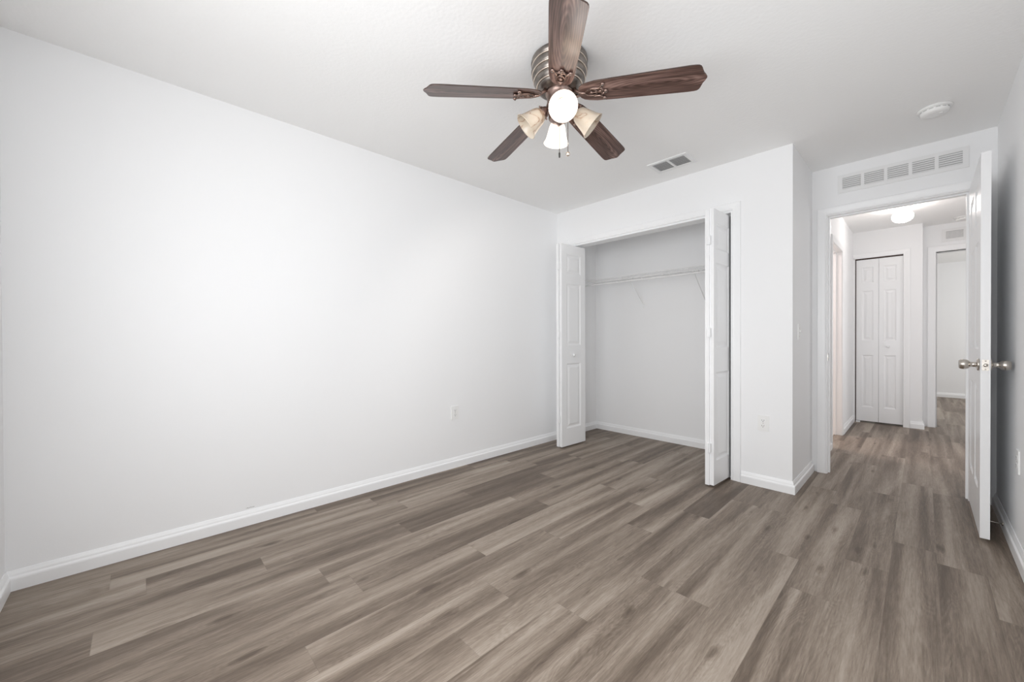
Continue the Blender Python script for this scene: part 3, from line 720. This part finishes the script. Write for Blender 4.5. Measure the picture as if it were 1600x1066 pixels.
# blades
ZR, ZT, RR, RT = -(H-2.262), -(H-2.199), 0.097, 0.648
droop = math.atan2(ZR-ZT, RT-RR); pitch = math.radians(12)
def blade_outline():
    """half outline points along x from root to tip"""
    o = [(-0.034, 0.0), (-0.032, 0.018), (-0.024, 0.033), (-0.010, 0.044), (0.012, 0.0515), (0.048, 0.0570), (0.120, 0.0600), (0.30, 0.0645), (0.450, 0.0680), (0.475, 0.0682), (0.487, 0.066), (0.495, 0.060),
         (0.500, 0.050), (0.503, 0.036), (0.508, 0.026), (0.516, 0.014), (0.521, 0.005), (0.522, 0.0)]
    return o
def blade_bm():
    bm = bmesh.new(); half = blade_outline(); pts = half + [(x, -y) for x, y in half[::-1][1:-1]]
    th = 0.0055; top, bot = [], []
    for x, y in pts: top.append(bm.verts.new((x, y, th/2))); bot.append(bm.verts.new((x, y, -th/2)))
    bm.faces.new(top); bm.faces.new(bot[::-1])
    n = len(pts)
    for i in range(n):
        f = bm.faces.new((top[i], bot[i], bot[(i+1) % n], top[(i+1) % n])); f.material_index = 1
    es = [e for e in bm.edges if abs(e.verts[0].co.z-e.verts[1].co.z) < 1e-6]
    bmesh.ops.bevel(bm, geom=es, offset=0.0012, segments=2, affect='EDGES')
    return bm
def iron_bm():
    """ornate scrolled blade iron in blade coordinates (x out from blade root, underside z<0)"""
    bm = bmesh.new(); z0 = -0.0085
    # oval loop
    tube(bm, [(0.030+0.028*math.cos(2*PI*i/24), 0.0185*math.sin(2*PI*i/24), z0) for i in range(24)], 0.0042, 8, closed=True)
    # outer scroll arms spreading to three lobes
    for s_ in (1, -1):
        pts = [(0.014, s_*0.014, z0), (0.034, s_*0.0235, z0), (0.054, s_*0.022, z0), (0.066, s_*0.021, z0-0.001), (0.077, s_*0.029, z0-0.001), (0.083, s_*0.038, z0)]
        tube(bm, pts, 0.004, 8, radii=[0.0045, 0.0042, 0.0045, 0.0055, 0.005, 0.004])
        ball(bm, (0.086, s_*0.040, z0), 0.0095, (1, 1, .7))
        pts = [(0.070, s_*0.024, z0), (0.080, s_*0.014, z0-0.001), (0.092, s_*0.004, z0)]
        tube(bm, pts, 0.0045, 8)
    ball(bm, (0.096, 0, z0), 0.0105, (1, 1, .7))
    ball(bm, (0.072, 0.0, z0), 0.008, (1.5, 1, .6))
    ball(bm, (0.030, 0, z0), 0.0085, (1, 1, .8))
    tube(bm, [(0.030, 0, z0), (0.072, 0, z0)], 0.0035, 8)
    tube(bm, [(0.078, -0.026, z0), (0.078, 0.026, z0)], 0.004, 8)
    # arm to the hub
    tube(bm, [(-0.060, 0, 0.020), (-0.038, 0, 0.006), (-0.018, 0, -0.006), (0.004, 0, z0)], 0.007, 10, radii=[0.009, 0.007, 0.006, 0.0065])
    return bm
def screw_bm(p_):
    bm = bmesh.new(); ball(bm, (p_[0], p_[1], -0.0155), 0.0042, (1, 1, .5), 10, 6)
    return bm
PH = 4.198
b_me = i_me = s_me = None
for k in range(5):
    az = PH + 2*PI*k/5
    mt = Matrix.Rotation(az, 4, 'Z') @ Matrix.Translation((RR+0.030, 0, ZR - 0.030*math.tan(droop))) @ Matrix.Rotation(droop, 4, 'Y') @ Matrix.Rotation(-pitch, 4, 'X')
    if k == 0:
        bl = link('blade', blade_bm(), None, fan, mats=[M['blade'], M['blade_edge']]); ir = link('blade_iron', iron_bm(), M['copper'], bl, True)
        proto = [bl, ir] + [link('screw', screw_bm(q_), M['bronze'], bl, True) for q_ in ((0.086, 0.040), (0.086, -0.040), (0.096, 0.0))]
    else:
        bl = proto[0].copy(); C.objects.link(bl); bl.parent = fan
        for s_ in proto[1:]:
            c_ = s_.copy(); C.objects.link(c_); c_.parent = bl
    bl.matrix_local = mt
# lamps: neck arm + bell shade
def shade_bm():
    """bell glass, axis +z from neck to mouth, thickness both sides"""
    bm = bmesh.new()
    outer = [(0.0235, 0.0), (0.0275, 0.004), (0.0345, 0.012), (0.0405, 0.026), (0.0445, 0.044), (0.0485, 0.062), (0.0530, 0.080), (0.0580, 0.094), (0.0632, 0.102), (0.0650, 0.1045)]
    inner = [(r-0.0035, z-0.0005) for r, z in outer[::-1]]
    lathe(bm, outer + [(0.0636, 0.106)] + inner, 48)
    return bm
def cup_bm():
    bm = bmesh.new()
    lathe(bm, [(0, -0.030), (0.010, -0.030), (0.013, -0.024), (0.018, -0.018), (0.026, -0.010), (0.0275, 0.002), (0.0275, 0.008), (0.0245, 0.008), (0.0235, -0.004), (0, -0.006)], 32)
    for i in range(3):
        a = 2*PI*i/3 + .5; tube(bm, [(0.026*math.cos(a), 0.026*math.sin(a), 0.004), (0.036*math.cos(a), 0.036*math.sin(a), 0.004)], 0.0022, 6)
        ball(bm, (0.037*math.cos(a), 0.037*math.sin(a), 0.004), 0.004, (1, 1, 1), 8, 6)
    return bm
def bulb_bm():
    bm = bmesh.new()
    lathe(bm, [(0, 0.0), (0.010, 0.0), (0.012, 0.016), (0.016, 0.030), (0.022, 0.044), (0.0245, 0.056), (0.022, 0.070), (0.014, 0.079), (0, 0.083)], 28)
    return bm
base_az = math.atan2(-3.294+1.808, 2.739-1.519)
tilt = math.radians(40); FAN_W = 13
for i, on in enumerate((True, False, True, False)):
    az = base_az + i*PI/2 + math.radians(6)
    # neck position and axis
    rn, zn = 0.083, -0.252
    ax = Vector((math.cos(az)*math.cos(tilt), math.sin(az)*math.cos(tilt), -math.sin(tilt)))
    q = ax.to_track_quat('Z', 'Y').to_matrix().to_4x4()
    lo = bpy.data.objects.new('lamp', None); C.objects.link(lo); lo.parent = fan
    lo.matrix_local = Matrix.Translation((math.cos(az)*rn, math.sin(az)*rn, zn)) @ q
    inv = lo.matrix_local.inverted()
    bm = cup_bm()
    a0 = inv @ Vector((math.cos(az)*0.040, math.sin(az)*0.040, -0.250)); a1 = inv @ Vector((math.cos(az)*0.062, math.sin(az)*0.062, -0.236))
    tube(bm, [a0, a1, Vector((0, 0, -0.024))], 0.0075, 10)
    link('lamp_socket', bm, M['copper'], lo, True)
    g_ = link('lamp_shade', shade_bm(), M['glass_on' if on else 'glass_off'], lo, True)
    g_['label'] = 'lit veined glass bell shade' if on else 'unlit cream veined glass bell shade'
    if on:
        sl = bpy.data.lights.new('lamp_light', 'SPOT'); sl.energy = FAN_W; sl.color = (1.0, 0.955, 0.91); sl.spot_size = math.radians(112); sl.spot_blend = 0.6; sl.shadow_soft_size = 0.03
        so = bpy.data.objects.new('lamp_light', sl); C.objects.link(so); so.parent = lo
        so.matrix_local = Matrix.Translation((0, 0, 0.100)) @ Matrix.Rotation(PI, 4, 'X')
    link('bulb', bulb_bm(), M['bulb_on' if on else 'bulb_off'], lo, True)
# pull chains
def chain(x, y, zt, zb):
    bm = bmesh.new(); n = int((zt-zb)/0.0042)
    for i in range(n): ball(bm, (x, y, zt-0.0042*i), 0.0022, (1, 1, 1), 6, 4)
    tube(bm, [(x, y, zt), (x, y, zb)], 0.0013, 5)
    return link('pull_chain', bm, M['chain'], fan)
cdir = Vector((math.cos(base_az), math.sin(base_az))); side = Vector((-cdir.y, cdir.x))
c1 = -side*0.000 + cdir*0.03; c2 = side*0.040 + cdir*0.03
ch1 = chain(c1.x, c1.y, -0.285, -0.462); ch2 = chain(c2.x, c2.y, -0.275, -0.462)
bm = bmesh.new(); lathe(bm, [(0, 0), (0.003, 0), (0.0042, -0.004), (0.0042, -0.020), (0.003, -0.024), (0, -0.024)], 14, Matrix.Translation((c1.x, c1.y, -0.460))); o = link('pull_weight', bm, M['slot'], ch1, True); o['label'] = 'black pull chain end'
bm = bmesh.new(); ball(bm, (c2.x, c2.y, -0.470), 0.0105, (1, 1, 1), 16, 12); o = link('pull_ball', bm, M['brass_edge'], ch2, True); o['label'] = 'round bronze pull ball'
